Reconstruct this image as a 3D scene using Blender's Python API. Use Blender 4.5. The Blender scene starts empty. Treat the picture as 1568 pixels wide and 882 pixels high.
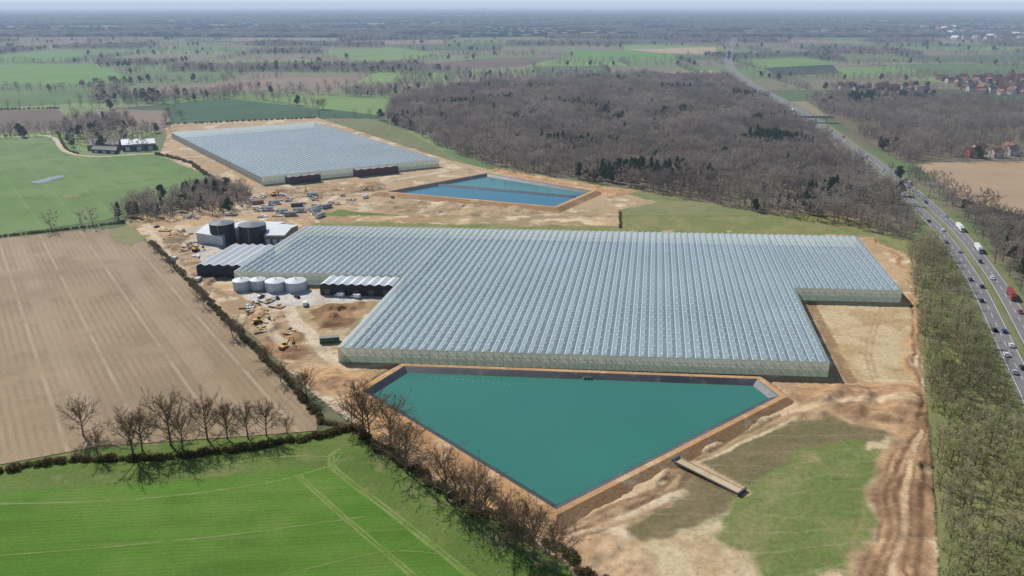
import bpy, math, random
import numpy as np
from mathutils import Vector, noise, geometry, Matrix
random.seed(7)
scene=bpy.context.scene
scene.view_settings.view_transform='Standard'; scene.view_settings.look='None'; scene.view_settings.exposure=0
# ---------------------------------------------------------------- image pixels -> ground metres, back-projected through the render camera
FPX,CX,CY,PIT,CAMH=1220.0,784.0,441.0,math.radians(19.75),150.0
sp_,cp_=math.sin(PIT),math.cos(PIT)
def P(u,v,z=0.0):
    dx=(u-CX)/FPX; dy=-(v-CY)/FPX
    rz=-sp_+dy*cp_; t=(CAMH-z)/-rz
    return Vector((dx*t,(cp_+dy*sp_)*t,z))
def PX(l,z=0.0): return [P(u,v,z) for u,v in l]
cam=bpy.data.cameras.new('camera'); co=bpy.data.objects.new('camera',cam); scene.collection.objects.link(co)
co.location=(0,0,CAMH); co.rotation_euler=(math.pi/2-PIT,0,0)
cam.sensor_width=36; cam.lens=FPX/1568*36; cam.clip_start=1; cam.clip_end=900000
scene.camera=co
# ---------------------------------------------------------------- light
SD=Vector((-0.50,0.62,0.0)).normalized(); EL=math.radians(42)
sdir=Vector((SD.x*math.cos(EL),SD.y*math.cos(EL),math.sin(EL)))
sl=bpy.data.lights.new('sun','SUN'); sl.energy=4.6; sl.angle=math.radians(0.5); sl.color=(1,0.96,0.89)
so=bpy.data.objects.new('sun',sl); scene.collection.objects.link(so)
so.rotation_euler=(-sdir).to_track_quat('-Z','Y').to_euler(); so.location=(0,0,400)
w=bpy.data.worlds.new('World'); scene.world=w; w.use_nodes=True
nt=w.node_tree; bg=nt.nodes['Background']; sky=nt.nodes.new('ShaderNodeTexSky'); sky.sky_type='NISHITA'
sky.sun_disc=False; sky.sun_elevation=EL; sky.sun_rotation=math.atan2(SD.x,SD.y); sky.dust_density=0.6; sky.air_density=1.0; sky.ozone_density=2.0
tc=nt.nodes.new('ShaderNodeTexCoord'); sx=nt.nodes.new('ShaderNodeSeparateXYZ'); nt.links.new(tc.outputs['Generated'],sx.inputs[0])
mr=nt.nodes.new('ShaderNodeMapRange'); mr.interpolation_type='SMOOTHSTEP'; nt.links.new(sx.outputs[2],mr.inputs[0]); mr.inputs[1].default_value=0.0; mr.inputs[2].default_value=0.10; mr.inputs[3].default_value=1; mr.inputs[4].default_value=0
mxw=nt.nodes.new('ShaderNodeMix'); mxw.data_type='RGBA'; nt.links.new(mr.outputs[0],mxw.inputs[0]); nt.links.new(sky.outputs[0],mxw.inputs[6]); mxw.inputs[7].default_value=(5.9,7.0,8.2,1)   # horizon haze layer
nt.links.new(mxw.outputs[2],bg.inputs[0]); bg.inputs[1].default_value=0.10
# ---------------------------------------------------------------- materials
def S(r,g,b,k=1.0):
    f=lambda c:(c/12.92 if c<=0.04045 else ((c+0.055)/1.055)**2.4)
    return (f(r/255)*k,f(g/255)*k,f(b/255)*k,1)
class NT:
    def __init__(s,name):
        s.m=bpy.data.materials.new(name); s.m.use_nodes=True; s.t=s.m.node_tree; s.t.nodes.clear()
        s.m.cycles.emission_sampling='NONE'
    def n(s,k,**kw):
        x=s.t.nodes.new(k)
        for a,b in kw.items(): setattr(x,a,b)
        return x
    def l(s,a,b): s.t.links.new(a,b)
    def math(s,op,a,b=None,c=None,clamp=False):
        x=s.n('ShaderNodeMath',operation=op); x.use_clamp=clamp
        for i,q in enumerate((a,b,c)):
            if q is None: continue
            if isinstance(q,(int,float)): x.inputs[i].default_value=q
            else: s.l(q,x.inputs[i])
        return x.outputs[0]
    def mix(s,f,a,b,mode='MIX'):
        x=s.n('ShaderNodeMix',data_type='RGBA',blend_type=mode)
        for i,q in ((0,f),(6,a),(7,b)):
            if isinstance(q,(int,float)): x.inputs[i].default_value=q
            elif isinstance(q,tuple): x.inputs[i].default_value=q
            else: s.l(q,x.inputs[i])
        return x.outputs[2]
    def noise(s,vec,scale,det=4,rough=.55):
        x=s.n('ShaderNodeTexNoise'); x.inputs['Scale'].default_value=scale; x.inputs['Detail'].default_value=det
        x.inputs['Roughness'].default_value=rough; s.l(vec,x.inputs['Vector']); return x.outputs[0]
    def step(s,x,a,b):
        r=s.n('ShaderNodeMapRange',interpolation_type='SMOOTHSTEP'); s.l(x,r.inputs[0]); r.inputs[1].default_value=a; r.inputs[2].default_value=b
        return r.outputs[0]
    def finish(s,sh,haze=True):
        o=s.n('ShaderNodeOutputMaterial')
        if haze:   # painted aerial haze: blue glow mixed into the surface by distance from world origin
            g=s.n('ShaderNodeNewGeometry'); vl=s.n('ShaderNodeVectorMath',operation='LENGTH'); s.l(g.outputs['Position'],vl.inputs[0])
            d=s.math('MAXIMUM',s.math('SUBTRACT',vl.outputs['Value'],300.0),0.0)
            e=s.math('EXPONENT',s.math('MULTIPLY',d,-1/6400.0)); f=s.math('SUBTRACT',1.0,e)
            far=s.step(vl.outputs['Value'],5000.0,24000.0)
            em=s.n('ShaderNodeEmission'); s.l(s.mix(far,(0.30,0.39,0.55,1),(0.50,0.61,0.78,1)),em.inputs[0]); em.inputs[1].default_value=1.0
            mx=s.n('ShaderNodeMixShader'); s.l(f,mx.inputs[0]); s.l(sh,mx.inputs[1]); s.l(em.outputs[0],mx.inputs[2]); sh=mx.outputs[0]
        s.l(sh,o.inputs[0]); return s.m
def surf(name,c1,c2,s1=.03,c3=None,s3=.12,t3=(.52,.68),lines=(),fine=.3,fs=.9,rough=.95,spec=.15,bump=0.0,haze=True,attr=None,amix=.75,metal=0,transp=0,transl=0,c4=None,s4=.3,t4=(.5,.62),fade=None):
    q=NT(name); g=q.n('ShaderNodeNewGeometry'); pos=g.outputs['Position']
    n1=q.step(q.noise(pos,s1,5),.35,.65)
    col=q.mix(n1,c1,c2)
    if attr:
        a=q.n('ShaderNodeVertexColor',layer_name=attr); col=q.mix(amix,col,a.outputs[0])
    if c3: col=q.mix(q.step(q.noise(pos,s3,6,.6),*t3),col,c3)
    if c4: col=q.mix(q.math('MULTIPLY',q.step(q.noise(pos,s4,7,.65),*t4),.6),col,c4)
    for (ang,per,wd,lc,st,wob) in lines:
        v=q.n('ShaderNodeVectorMath',operation='DOT_PRODUCT'); q.l(pos,v.inputs[0]); v.inputs[1].default_value=(-math.sin(ang),math.cos(ang),0)
        d=v.outputs['Value']
        if wob: d=q.math('MULTIPLY_ADD',q.noise(pos,.03,2),wob,d)
        fr=q.math('FRACT',q.math('DIVIDE',d,per)); ab=q.math('MULTIPLY',q.math('ABSOLUTE',q.math('SUBTRACT',fr,.5)),per)
        m=q.math('MULTIPLY',q.math('SUBTRACT',1.0,q.step(ab,wd*.3,wd*.7)),st)
        if wob or per>3: m=q.math('MULTIPLY',m,q.step(q.noise(pos,.04,3),.3,.6))
        col=q.mix(m,col,lc)
    f=q.noise(pos,fs,6,.7); k=q.math('MULTIPLY_ADD',q.math('SUBTRACT',f,.5),fine*3,1.0)
    cc=q.n('ShaderNodeCombineColor'); [q.l(k,cc.inputs[i]) for i in range(3)]
    col=q.mix(1.0,col,cc.outputs[0],'MULTIPLY')
    b=q.n('ShaderNodeBsdfPrincipled'); q.l(col,b.inputs['Base Color']); b.inputs['Roughness'].default_value=rough
    b.inputs['Specular IOR Level'].default_value=spec; b.inputs['Metallic'].default_value=metal
    if bump:
        bp=q.n('ShaderNodeBump'); bp.inputs['Strength'].default_value=1; bp.inputs['Distance'].default_value=bump; q.l(f,bp.inputs['Height']); q.l(bp.outputs[0],b.inputs['Normal'])
    sh=b.outputs[0]
    if transl:
        t=q.n('ShaderNodeBsdfTranslucent'); q.l(col,t.inputs[0]); m=q.n('ShaderNodeMixShader'); m.inputs[0].default_value=transl; q.l(sh,m.inputs[1]); q.l(t.outputs[0],m.inputs[2]); sh=m.outputs[0]
    if transp:
        t=q.n('ShaderNodeBsdfTransparent'); m=q.n('ShaderNodeMixShader'); m.inputs[0].default_value=transp; q.l(sh,m.inputs[1]); q.l(t.outputs[0],m.inputs[2]); sh=m.outputs[0]
    if fade:
        # site soil thins out into the ground below; haze is negligible this close
        a=q.n('ShaderNodeVertexColor',layer_name=fade); s_=q.n('ShaderNodeSeparateColor'); q.l(a.outputs[0],s_.inputs[0])
        v=q.math('MULTIPLY_ADD',q.math('SUBTRACT',q.noise(pos,.5,5,.65),.5),.9,s_.outputs[0]); v=q.step(v,.3,.7)
        t=q.n('ShaderNodeBsdfTransparent'); m=q.n('ShaderNodeMixShader'); q.l(v,m.inputs[0]); q.l(t.outputs[0],m.inputs[1]); q.l(sh,m.inputs[2]); return q.finish(m.outputs[0],False)
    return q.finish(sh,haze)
def flat(name,c,rough=.6,metal=0,spec=.4,var=.12): 
    return surf(name,c,tuple(x*.88 for x in c[:3])+(1,),.2,fine=var,fs=.6,rough=rough,spec=spec,metal=metal)
def foliage(name,cols,rough=.9,trans=0.0,big=0):
    q=NT(name); oi=q.n('ShaderNodeObjectInfo'); r=q.n('ShaderNodeValToRGB'); r.color_ramp.interpolation='LINEAR'
    e=r.color_ramp.elements
    while len(e)<len(cols): e.new(.5)
    for i,c in enumerate(cols): e[i].position=i/(len(cols)-1); e[i].color=c
    q.l(oi.outputs['Random'],r.inputs[0]); g=q.n('ShaderNodeNewGeometry')
    f=q.noise(g.outputs['Position'],.7,3); k=q.math('MULTIPLY_ADD',q.math('SUBTRACT',f,.5),1.2,1.0)
    if big: k=q.math('MULTIPLY',k,q.math('MULTIPLY_ADD',q.math('SUBTRACT',q.noise(g.outputs['Position'],.012,4),.5),big,1.0))
    cc=q.n('ShaderNodeCombineColor'); [q.l(k,cc.inputs[i]) for i in range(3)]
    col=q.mix(1.0,r.outputs[0],cc.outputs[0],'MULTIPLY')
    b=q.n('ShaderNodeBsdfDiffuse'); q.l(col,b.inputs[0]); sh=b.outputs[0]
    if trans:
        t=q.n('ShaderNodeBsdfTranslucent'); q.l(col,t.inputs[0]); m=q.n('ShaderNodeMixShader'); m.inputs[0].default_value=trans
        q.l(sh,m.inputs[1]); q.l(t.outputs[0],m.inputs[2]); sh=m.outputs[0]
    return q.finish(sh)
def ang(a,b):
    d=P(*b)-P(*a); return math.atan2(d.y,d.x)
A_TAN=ang((230,375),(480,640)); A_GRN=ang((500,720),(720,882)); A_G2=ang((0,780),(480,757)); A_NW=ang((0,240),(90,355))
M={}
M['ground']=surf('meadow_ground',S(98,110,76),S(116,110,86),.01,S(80,88,64),.05,fine=.25)
M['tan']=surf('ploughed_field_soil',S(162,142,116),S(144,125,100),.012,S(128,116,90),.02,(.55,.8),
  lines=((A_TAN,24,1.6,S(186,168,146),.45,0),(A_TAN,3.0,1.4,S(132,113,90),.45,1.2),(A_TAN,48,9,S(172,152,128),.4,6)),fine=.26,fs=1.0,c4=S(134,116,92),s4=.05,t4=(.5,.7))
M['nw']=surf('pasture_crop',S(98,124,70),S(110,132,80),.012,S(92,110,66),.05,lines=((A_NW,24,1.0,S(140,150,110),.45,0),(A_NW,24.001,6,S(108,136,76),.3,3)),fine=.18)
M['green']=surf('spring_wheat_field',S(78,114,38),S(92,126,48),.015,S(104,124,60),.03,(.46,.72),lines=((A_G2,24,.9,S(122,140,82),.4,0),(A_G2,1.6,.6,S(66,98,40),.3,0),(A_G2,12,5,S(96,134,54),.3,4)),fine=.3,fs=1.1,c4=S(70,100,36),s4=.02,t4=(.45,.65))
M['green2']=surf('rough_grass_strip',S(86,108,50),S(104,120,62),.03,S(120,120,78),.08,fine=.4)
M['grass']=surf('rough_grass',S(118,124,78),S(132,130,90),.02,S(102,114,64),.05,fine=.26)
M['earth']=surf('bare_earth',S(180,154,120),S(160,136,106),.02,S(202,184,154),.04,(.5,.64),fine=.4,fs=.4,bump=.3,c4=S(130,108,82),s4=.09,t4=(.52,.68))
M['orange']=surf('orange_subsoil',S(190,150,108),S(174,136,98),.04,S(204,174,136),.1,fine=.35,fs=.7,bump=.25)
M['pale']=surf('pale_sand',S(188,168,134),S(200,182,150),.03,S(168,144,110),.06,fine=.25)
M['site']=surf('construction_soil',S(182,156,122),S(164,140,110),.05,lines=((A_TAN,7,.9,S(132,108,84),.14,14),(A_G2,9,.8,S(214,196,166),.10,18)),fine=.38,fs=.55,bump=.35,attr='Col',amix=.97,c4=S(124,104,76),s4=.22,t4=(.56,.72),fade='Fade')
M['dirt']=surf('rutted_soil',S(166,136,104),S(142,114,86),.03,S(198,174,142),.07,(.48,.66),fine=.5,fs=.35,bump=.6)
M['brownbank']=surf('woodland_floor_litter',S(112,100,80),S(102,94,72),.03,S(130,116,92),.06,fine=.3,c4=S(98,102,62),s4=.1,t4=(.52,.66))
M['track']=surf('stone_track',S(198,184,160),S(182,164,140),.05,fine=.25)
M['rut']=surf('wheel_rut_soil',S(146,118,90),S(160,132,102),.1,fine=.5)
M['brownf']=surf('brown_arable_soil',S(172,148,118),S(160,136,108),.012,lines=((.3,12,2,S(156,132,106),.3,0),),fine=.16)
M['puddle']=surf('puddle_water',S(70,92,112),S(60,80,100),.05,rough=.3,spec=.3,fine=.05)
M['cells']=surf('patchwork_field',S(106,116,78),S(114,110,86),.004,S(86,94,68),.02,(.55,.75),fine=.25,fs=.2,attr='Col')
M['tramline']=surf('tramline_grass',S(120,136,78),S(104,126,60),.1,fine=.4)
M['asphalt']=surf('asphalt',S(116,115,115),S(126,124,123),.05,fine=.12,fs=.5,rough=.85)
M['white']=flat('white_road_paint',S(228,228,224))
M['verge']=surf('verge_grass',S(122,120,82),S(108,114,68),.05,fine=.3)
M['twig']=foliage('bare_twigs',[S(158,142,132),S(176,160,146),S(148,132,128),S(170,158,138),S(138,122,116)],trans=.4,big=1.8)
M['twigd']=foliage('oak_twigs',[S(122,104,86),S(136,118,98)],trans=.3)
M['bark']=flat('tree_bark',S(122,108,92))
M['twigg']=foliage('budding_twigs',[S(180,168,136),S(192,180,148),S(170,176,116),S(174,160,140)],trans=.4,big=1.6)
M['ever']=foliage('evergreen_needles',[S(60,76,46),S(76,90,54),S(66,78,54)],trans=.2)
M['bush']=foliage('hedge_leaves',[S(92,98,58),S(118,108,76),S(106,94,70),S(98,116,56)],trans=.2)
M['blossom']=foliage('blackthorn_blossom',[S(215,212,200),S(190,185,165)])
M['lime']=foliage('fresh_spring_leaves',[S(146,162,78),S(132,156,72)],trans=.35)
M['far']=surf('distant_woodland',S(84,80,74),S(70,72,62),.01,S(58,68,54),.03,fine=.5,fs=.06)
F1=(Vector((-76.4,320,0)),Vector((.9973,-.0732,0)),Vector((.1702,.9854,0)))
g2=[P(400,270,8),P(672,243,8),P(262,202,8)]
O2=Vector((g2[0].x,g2[0].y,0)); a2=(g2[1]-g2[0]); b2=(g2[2]-g2[0]); LA2,LB2=a2.length,b2.length
F2=(O2,a2/LA2,b2/LB2)
def glass(name,F,base,bars,per=1.5,sp=4.0):
    A=math.atan2(F[1].y,F[1].x)
    return surf(name,base,tuple(x*.80 for x in base[:3])+(1,),.012,tuple(x*1.12 for x in base[:3])+(1,),.03,(.5,.75),
      lines=((A,per,.16,bars,.8,0),),fine=.12,fs=.2,rough=.16,spec=.6,transp=.36,transl=.12)
M['gl1']=glass('greenhouse_roof_glass',F1,S(158,178,186),S(222,228,230))
M['gl2']=glass('greenhouse_roof_glass_b',F2,S(150,168,176),S(212,218,220),3)
M['vent']=surf('vent_glass',S(188,202,208),S(176,190,196),.05,fine=.1,rough=.22,spec=.6,transp=.3)
M['alu']=flat('aluminium_bar',S(212,218,218),rough=.45)
M['wallhi']=surf('screened_wall_glass',S(232,228,208),S(220,220,200),.02,fine=.15,rough=.3,spec=.5,transl=.62)
M['walllo']=surf('lower_wall_glass',S(188,202,174),S(200,204,182),.05,fine=.25,fs=.4,rough=.25,spec=.5,transl=.62,transp=.1)
A1=math.atan2(F1[2].y,F1[2].x)
M['crop']=surf('greenhouse_crop_floor',S(158,172,170),S(168,178,174),.02,lines=((A1,2.0,.9,S(92,116,84),.6,0),),fine=.12)
M['conc']=flat('concrete_plinth',S(185,178,165))
M['black']=flat('black_cladding',S(44,46,52),rough=.5)
M['liner']=surf('pond_liner',S(50,54,60),S(64,68,74),.05,S(92,92,92),.12,fine=.25,rough=.5,spec=.5)
M['maroon']=flat('dark_red_cladding',S(88,52,58),rough=.5)
M['whiteroof']=surf('white_sheet_roof',S(210,214,216),S(198,202,204),.05,lines=((.1,2.5,.3,S(170,176,180),.5,0),),fine=.08,rough=.5)
M['steel']=flat('galvanised_steel',S(202,208,210),rough=.4,metal=.1)
M['greyroof']=surf('fibre_cement_roof',S(150,148,140),S(130,128,122),.08,fine=.25)
M['brick']=surf('red_brick_wall',S(150,100,80),S(136,92,74),.2,fine=.3,fs=2)
M['render']=flat('cream_render_wall',S(205,195,175))
M['tile']=surf('red_roof_tile',S(158,108,90),S(142,98,80),.2,fine=.3,fs=1.5)
M['slate']=surf('grey_roof_slate',S(98,92,92),S(112,104,100),.2,fine=.3,fs=1.5)
M['win']=flat('window_glass',S(48,54,62),rough=.1,spec=.6)
M['tyre']=flat('tyre_rubber',S(30,30,30),rough=.9)
M['yellow']=flat('digger_yellow_paint',S(196,150,60),rough=.5)
for n,c in dict(p_white=(232,232,230),p_silver=(170,174,178),p_black=(28,28,32),p_blue=(40,62,120),p_red=(150,34,34),p_grey=(90,94,98),p_orange=(190,100,56),p_green=(40,100,70)).items():
    M[n]=flat(n[2:]+'_vehicle_paint',S(*c),rough=.3,spec=.6,var=.03)
def water(name,c1,c2,rough=.12):
    q=NT(name); g=q.n('ShaderNodeNewGeometry'); pos=g.outputs['Position']
    col=q.mix(q.noise(pos,.012,4),c1,c2); b=q.n('ShaderNodeBsdfPrincipled'); q.l(col,b.inputs['Base Color'])
    b.inputs['Roughness'].default_value=rough; b.inputs['IOR'].default_value=1.33
    bp=q.n('ShaderNodeBump'); bp.inputs['Strength'].default_value=.8; bp.inputs['Distance'].default_value=.08; q.l(q.noise(pos,.8,5),bp.inputs['Height']); q.l(bp.outputs[0],b.inputs['Normal'])
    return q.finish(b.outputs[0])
M['w1']=water('reservoir_water_teal',S(48,108,96),S(62,124,110))
M['w2']=water('reservoir_water_blue',S(10,94,116),S(20,106,126))
M['w3']=water('reservoir_water_green',S(44,110,106),S(54,120,114))
# ---------------------------------------------------------------- mesh builder
class MB:
    def __init__(s): s.v=[];s.f=[];s.m=[];s.mats=[]
    def mi(s,k):
        if k not in s.mats: s.mats.append(k)
        return s.mats.index(k)
    def poly(s,pts,k):
        i=len(s.v); s.v+= [tuple(p) for p in pts]; s.f.append(tuple(range(i,i+len(pts)))); s.m.append(s.mi(k))
    def box(s,c,d,k,rz=0,M4=None,bottom=True):
        x,y,z=[q/2 for q in d]; c=Vector(c); R=Matrix.Rotation(rz,4,'Z') if M4 is None else M4
        P8=[c+(R@Vector((a*x,b*y,e*z))) for e in(-1,1) for b in(-1,1) for a in(-1,1)]
        for q in ((4,5,7,6),(0,1,5,4),(1,3,7,5),(3,2,6,7),(2,0,4,6),(2,3,1,0)): s.poly([P8[i] for i in q],k)
    def cyl(s,c,r,h,k,n=20,r2=None,axis='Z',top=None):
        r2=r if r2 is None else r2; c=Vector(c); lo=[];hi=[]
        for i in range(n):
            a=2*math.pi*i/n; x,y=math.cos(a),math.sin(a)
            if axis=='Z': lo.append(c+Vector((r*x,r*y,0))); hi.append(c+Vector((r2*x,r2*y,h)))
            else: lo.append(c+Vector((r*x,-h/2,r*y))); hi.append(c+Vector((r2*x,h/2,r2*y)))
        for i in range(n): s.poly([lo[i],lo[(i+1)%n],hi[(i+1)%n],hi[i]],k)
        s.poly(hi,top or k)
        if axis!='Z': s.poly(lo[::-1],k)
    def prism(s,prof,y0,y1,k,k2=None):
        n=len(prof)
        for i in range(n):
            a,b=prof[i],prof[(i+1)%n]; s.poly([(a[0],y0,a[1]),(b[0],y0,b[1]),(b[0],y1,b[1]),(a[0],y1,a[1])],k)
        s.poly([(a,y0,b) for a,b in prof],k2 or k); s.poly([(a,y1,b) for a,b in reversed(prof)],k2 or k)
    def mesh(s,name,smooth=False):
        me=bpy.data.meshes.new(name); me.from_pydata(s.v,[],s.f); 
        for k in s.mats: me.materials.append(M[k])
        me.polygons.foreach_set('material_index',s.m)
        if smooth: me.polygons.foreach_set('use_smooth',[True]*len(s.f))
        me.update(); return me
    def build(s,name,loc=(0,0,0),rz=0,smooth=False):
        return put(name,s.mesh(name,smooth),loc,rz)
def put(name,me,loc=(0,0,0),rz=0,sc=1,parent=None):
    o=bpy.data.objects.new(name,me); scene.collection.objects.link(o); o.location=loc; o.rotation_euler=(0,0,rz); o.scale=(sc,)*3
    if parent: o.parent=parent
    return o
def inside(x,y,poly):
    c=False; n=len(poly); j=n-1
    for i in range(n):
        xi,yi=poly[i][0],poly[i][1]; xj,yj=poly[j][0],poly[j][1]
        if (yi>y)!=(yj>y) and x<(xj-xi)*(y-yi)/(yj-yi)+xi: c=not c
        j=i
    return c
def edged(x,y,poly):
    d=1e9; n=len(poly)
    for i in range(n):
        ax,ay=poly[i][0],poly[i][1]; bx,by=poly[(i+1)%n][0],poly[(i+1)%n][1]; dx,dy=bx-ax,by-ay
        t=max(0,min(1,((x-ax)*dx+(y-ay)*dy)/(dx*dx+dy*dy+1e-9))); d=min(d,math.hypot(x-ax-t*dx,y-ay-t*dy))
    return d
Z=[0.02]
def patch(name,px,k,jit=0.0,world=False,z=None):
    pts=[Vector((p[0],p[1],0)) for p in px] if world else PX(px)
    if z is None: Z[0]+=.006; z=Z[0]
    out=[]; n=len(pts)
    for i in range(n):
        a,b=pts[i],pts[(i+1)%n]; L=(b-a).length; st=2.5 if jit>=1.5 else 6; k2=max(1,int(L/st)) if jit else 1; k2=min(k2,160)
        for j in range(k2):
            p=a.lerp(b,j/k2)
            if jit: p=p+Vector((noise.noise(p*.09)*jit*2+noise.noise(p*.35)*jit,noise.noise(p*.09+Vector((9,9,9)))*jit*2+noise.noise(p*.35+Vector((3,3,3)))*jit,0))
            out.append(p)
    tris=geometry.tessellate_polygon([out]); me=bpy.data.meshes.new(name)
    fs=[]
    for t in tris:
        a,b,c=[out[i] for i in t]
        fs.append(t if (b-a).cross(c-a).z>0 else (t[0],t[2],t[1]))
    me.from_pydata([(p.x,p.y,z) for p in out],[],fs); me.materials.append(M[k]); return put(name,me)
def smoothline(pts,step=8):
    out=[]; n=len(pts)
    for i in range(n-1):
        p0=pts[max(i-1,0)];p1=pts[i];p2=pts[i+1];p3=pts[min(i+2,n-1)]
        k=max(1,int((p2-p1).length/step))
        for j in range(k):
            t=j/k; out.append(.5*((2*p1)+(-p0+p2)*t+(2*p0-5*p1+4*p2-p3)*t*t+(-p0+3*p1-3*p2+p3)*t**3))
    out.append(pts[-1]); return out
def strip(mb,line,o1,o2,k,z,dash=None,z2=None,jit=0):
    n=len(line); off=[]
    for i in range(n):
        d=(line[min(i+1,n-1)]-line[max(i-1,0)]); d.z=0; d.normalize(); nn=Vector((d.y,-d.x,0)); off.append(nn)
    J=[(noise.noise(p*.15)*jit,noise.noise(p*.15+Vector((5,5,5)))*jit) for p in line]
    for i in range(n-1):
        if dash and i%dash: continue
        a,b=line[i],line[i+1]; zz=Vector((0,0,z)); z2v=Vector((0,0,z if z2 is None else z2))
        mb.poly([a+off[i]*(o1+J[i][0])+zz,a+off[i]*(o2+J[i][1])+z2v,b+off[i+1]*(o2+J[i+1][1])+z2v,b+off[i+1]*(o1+J[i+1][0])+zz],k)
def ribbon(name,px,wd,k,step=4):
    Z[0]+=.006; mb=MB(); L=smoothline(PX(px),step); strip(mb,L,-wd/2,wd/2,k,Z[0],jit=wd*.35); return mb.build(name)
# ---------------------------------------------------------------- ground
mb=MB(); mb.poly([(-400000,-500,0),(400000,-500,0),(400000,600000,0),(-400000,600000,0)],'ground'); mb.build('ground')
KEEP=[]
def keep(px): KEEP.append([(p.x,p.y) for p in PX(px)])
pal=[S(102,130,74),S(90,116,68),S(120,140,86),S(148,134,110),S(130,114,98),S(114,98,86),S(68,90,62),S(106,118,78),S(124,118,94),S(94,122,68),S(82,102,66),S(126,152,82)]
rows=[560.0]
while rows[-1]<30000: rows.append(rows[-1]+100+.055*rows[-1])
def YY(j,x): return rows[j]+ (rows[j]*.06+35)*noise.noise(Vector((x*.0013,j*3.7,0)))
cv=[];cf=[];cc=[];edges=[];woods=[]
for j in range(len(rows)-1):
    y=rows[j]; hw=y*.80+250; wd=160+.05*y; x=-hw
    while x<hw:
        x2=x+wd*random.uniform(.5,1.6); s0=random.uniform(-.2,.2)*(rows[j+1]-y)
        q=[(x,YY(j,x)),(x2,YY(j,x2)),(x2,YY(j+1,x2)),(x,YY(j+1,x))]
        xm=(x+x2)/2; qm=(xm,YY(j,xm)); qn=(xm,YY(j+1,xm)); i=len(cv)
        cv+=[(a,b,.03) for a,b in (q[0],qm,q[1],q[2],qn,q[3])]; cf.append(tuple(range(i,i+6)))
        cc.append(random.choice(pal) if not(x<-y*.15 and y<2600) else random.choice(pal[:3]+pal[7:]+pal[4:5]))
        edges+= [(q[0],q[1],y),(q[0],q[3],y)]
        if random.random()<(.12 if y<1900 else .18 if y<3500 else .36): woods.append((q,y))
        x=x2
me=bpy.data.meshes.new('distant_fields'); me.from_pydata(cv,[],cf); at=me.color_attributes.new('Col','FLOAT_COLOR','CORNER')
data=[]; 
for p,c in zip(me.polygons,cc): data+= list(c)*p.loop_total
at.data.foreach_set('color',data); me.materials.append(M['cells']); put('distant_fields',me)
Z[0]=.06
def field(px,k,nm='field',jit=0):
    keep(px); return patch(nm,px,k,jit)
def fmat(key,c,c2=None): M[key]=surf(key+'_field',S(*c),S(*(c2 or [max(0,x-8) for x in c])),.01,S(*[max(0,x-18) for x in c]),.03,(.55,.8),lines=((random.uniform(0,3),24,3,S(*[min(255,x+12) for x in c]),.4,0),),fine=.18)
fmat('dkgreen',(62,94,66)); fmat('ltgreen',(116,140,80)); fmat('pinkbrown',(138,120,104)); fmat('brown',(112,96,86)); fmat('brt',(102,138,68)); fmat('sandf',(176,156,128)); fmat('oliv',(118,120,84)); fmat('midg',(90,116,70)); fmat('dark',(58,72,62))
field([(180,166),(350,151),(480,166),(600,172),(585,182),(480,181),(300,189),(255,190),(258,172)],'dkgreen')
field([(140,169),(255,169),(262,188),(175,188)],'pinkbrown')
field([(402,152),(470,146),(600,151),(624,158),(598,179),(480,164)],'ltgreen')
field([(-120,172),(88,167),(112,188),(90,198),(-120,206)],'brown')
field([(500,186),(575,184),(620,200),(700,243),(742,262),(690,246)],'oliv')
field([(190,138),(300,130),(430,118),(540,120),(520,132),(330,142),(200,146)],'pinkbrown')
field([(0,84),(115,80),(150,92),(0,96)],'brt'); field([(-60,100),(140,98),(210,124),(90,132),(-60,126)],'brt')
field([(0,146),(120,138),(180,150),(90,160),(0,164)],'midg'); field([(480,78),(600,72),(690,84),(560,96)],'ltgreen')
field([(640,100),(760,88),(860,88),(800,102),(680,108)],'brown'); field([(860,76),(1010,78),(1060,90),(900,96)],'brt')
field([(960,76),(1095,72),(1100,84),(1010,81)],'sandf'); field([(975,112),(1095,108),(1110,113),(1010,121)],'sandf')
field([(1125,92),(1230,88),(1290,98),(1170,104)],'ltgreen'); field([(1170,104),(1275,99),(1285,112),(1190,116)],'dark'); field([(1280,104),(1380,100),(1420,114),(1290,120)],'ltgreen')
field([(1398,250),(1700,244),(1700,345),(1568,334),(1475,308)],'brownf','brown_field')
field([(-300,220),(0,213),(92,208),(120,236),(240,238),(290,250),(322,274),(290,292),(240,306),(160,338),(0,361),(-300,395)],'nw','green_pasture_field')
field([(-400,402),(0,366),(150,350),(200,352),(232,378),(300,448),(360,510),(430,580),(484,636),(486,660),(380,668),(150,684),(0,712),(-400,770)],'tan','ploughed_field')
keep([(150,350),(240,230),(262,192),(480,178),(590,185),(760,262),(980,290),(1250,345),(1400,370),(1440,882),(0,882),(0,360)])
patch('rough_grass_margin',[(-400,772),(0,714),(150,686),(480,662),(520,650),(545,655),(600,700),(870,850),(900,882),(1000,1000),(-500,1000)],'green2')
patch('wheat_field',[(-500,820),(0,753),(270,738),(470,716),(505,722),(720,882),(860,1000),(-500,1000)],'green',.5)
for l,wd in (([(515,690),(505,715),(600,790),(718,884),(760,920)],1.2),([(520,688),(512,714),(610,790),(728,884),(770,920)],.9),([(452,728),(520,790),(630,884)],.9),([(458,727),(528,790),(640,884)],.8),
   ([(-20,773),(200,766),(400,742),(500,716)],.9),([(0,852),(300,826),(560,792)],.6),([(430,882),(590,846),(680,850)],.5),([(505,716),(524,694),(500,700),(440,700),(300,716)],1.0)):
    ribbon('tramline',l,wd,'tramline')
patch('construction_ground',[(190,340),(300,318),(385,290),(300,262),(245,238),(262,190),(485,180),(560,205),(690,246),(760,262),(930,286),(1130,322),(1310,352),(1388,380),(1375,400),(360,400),(240,380)],'earth',.8)
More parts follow.
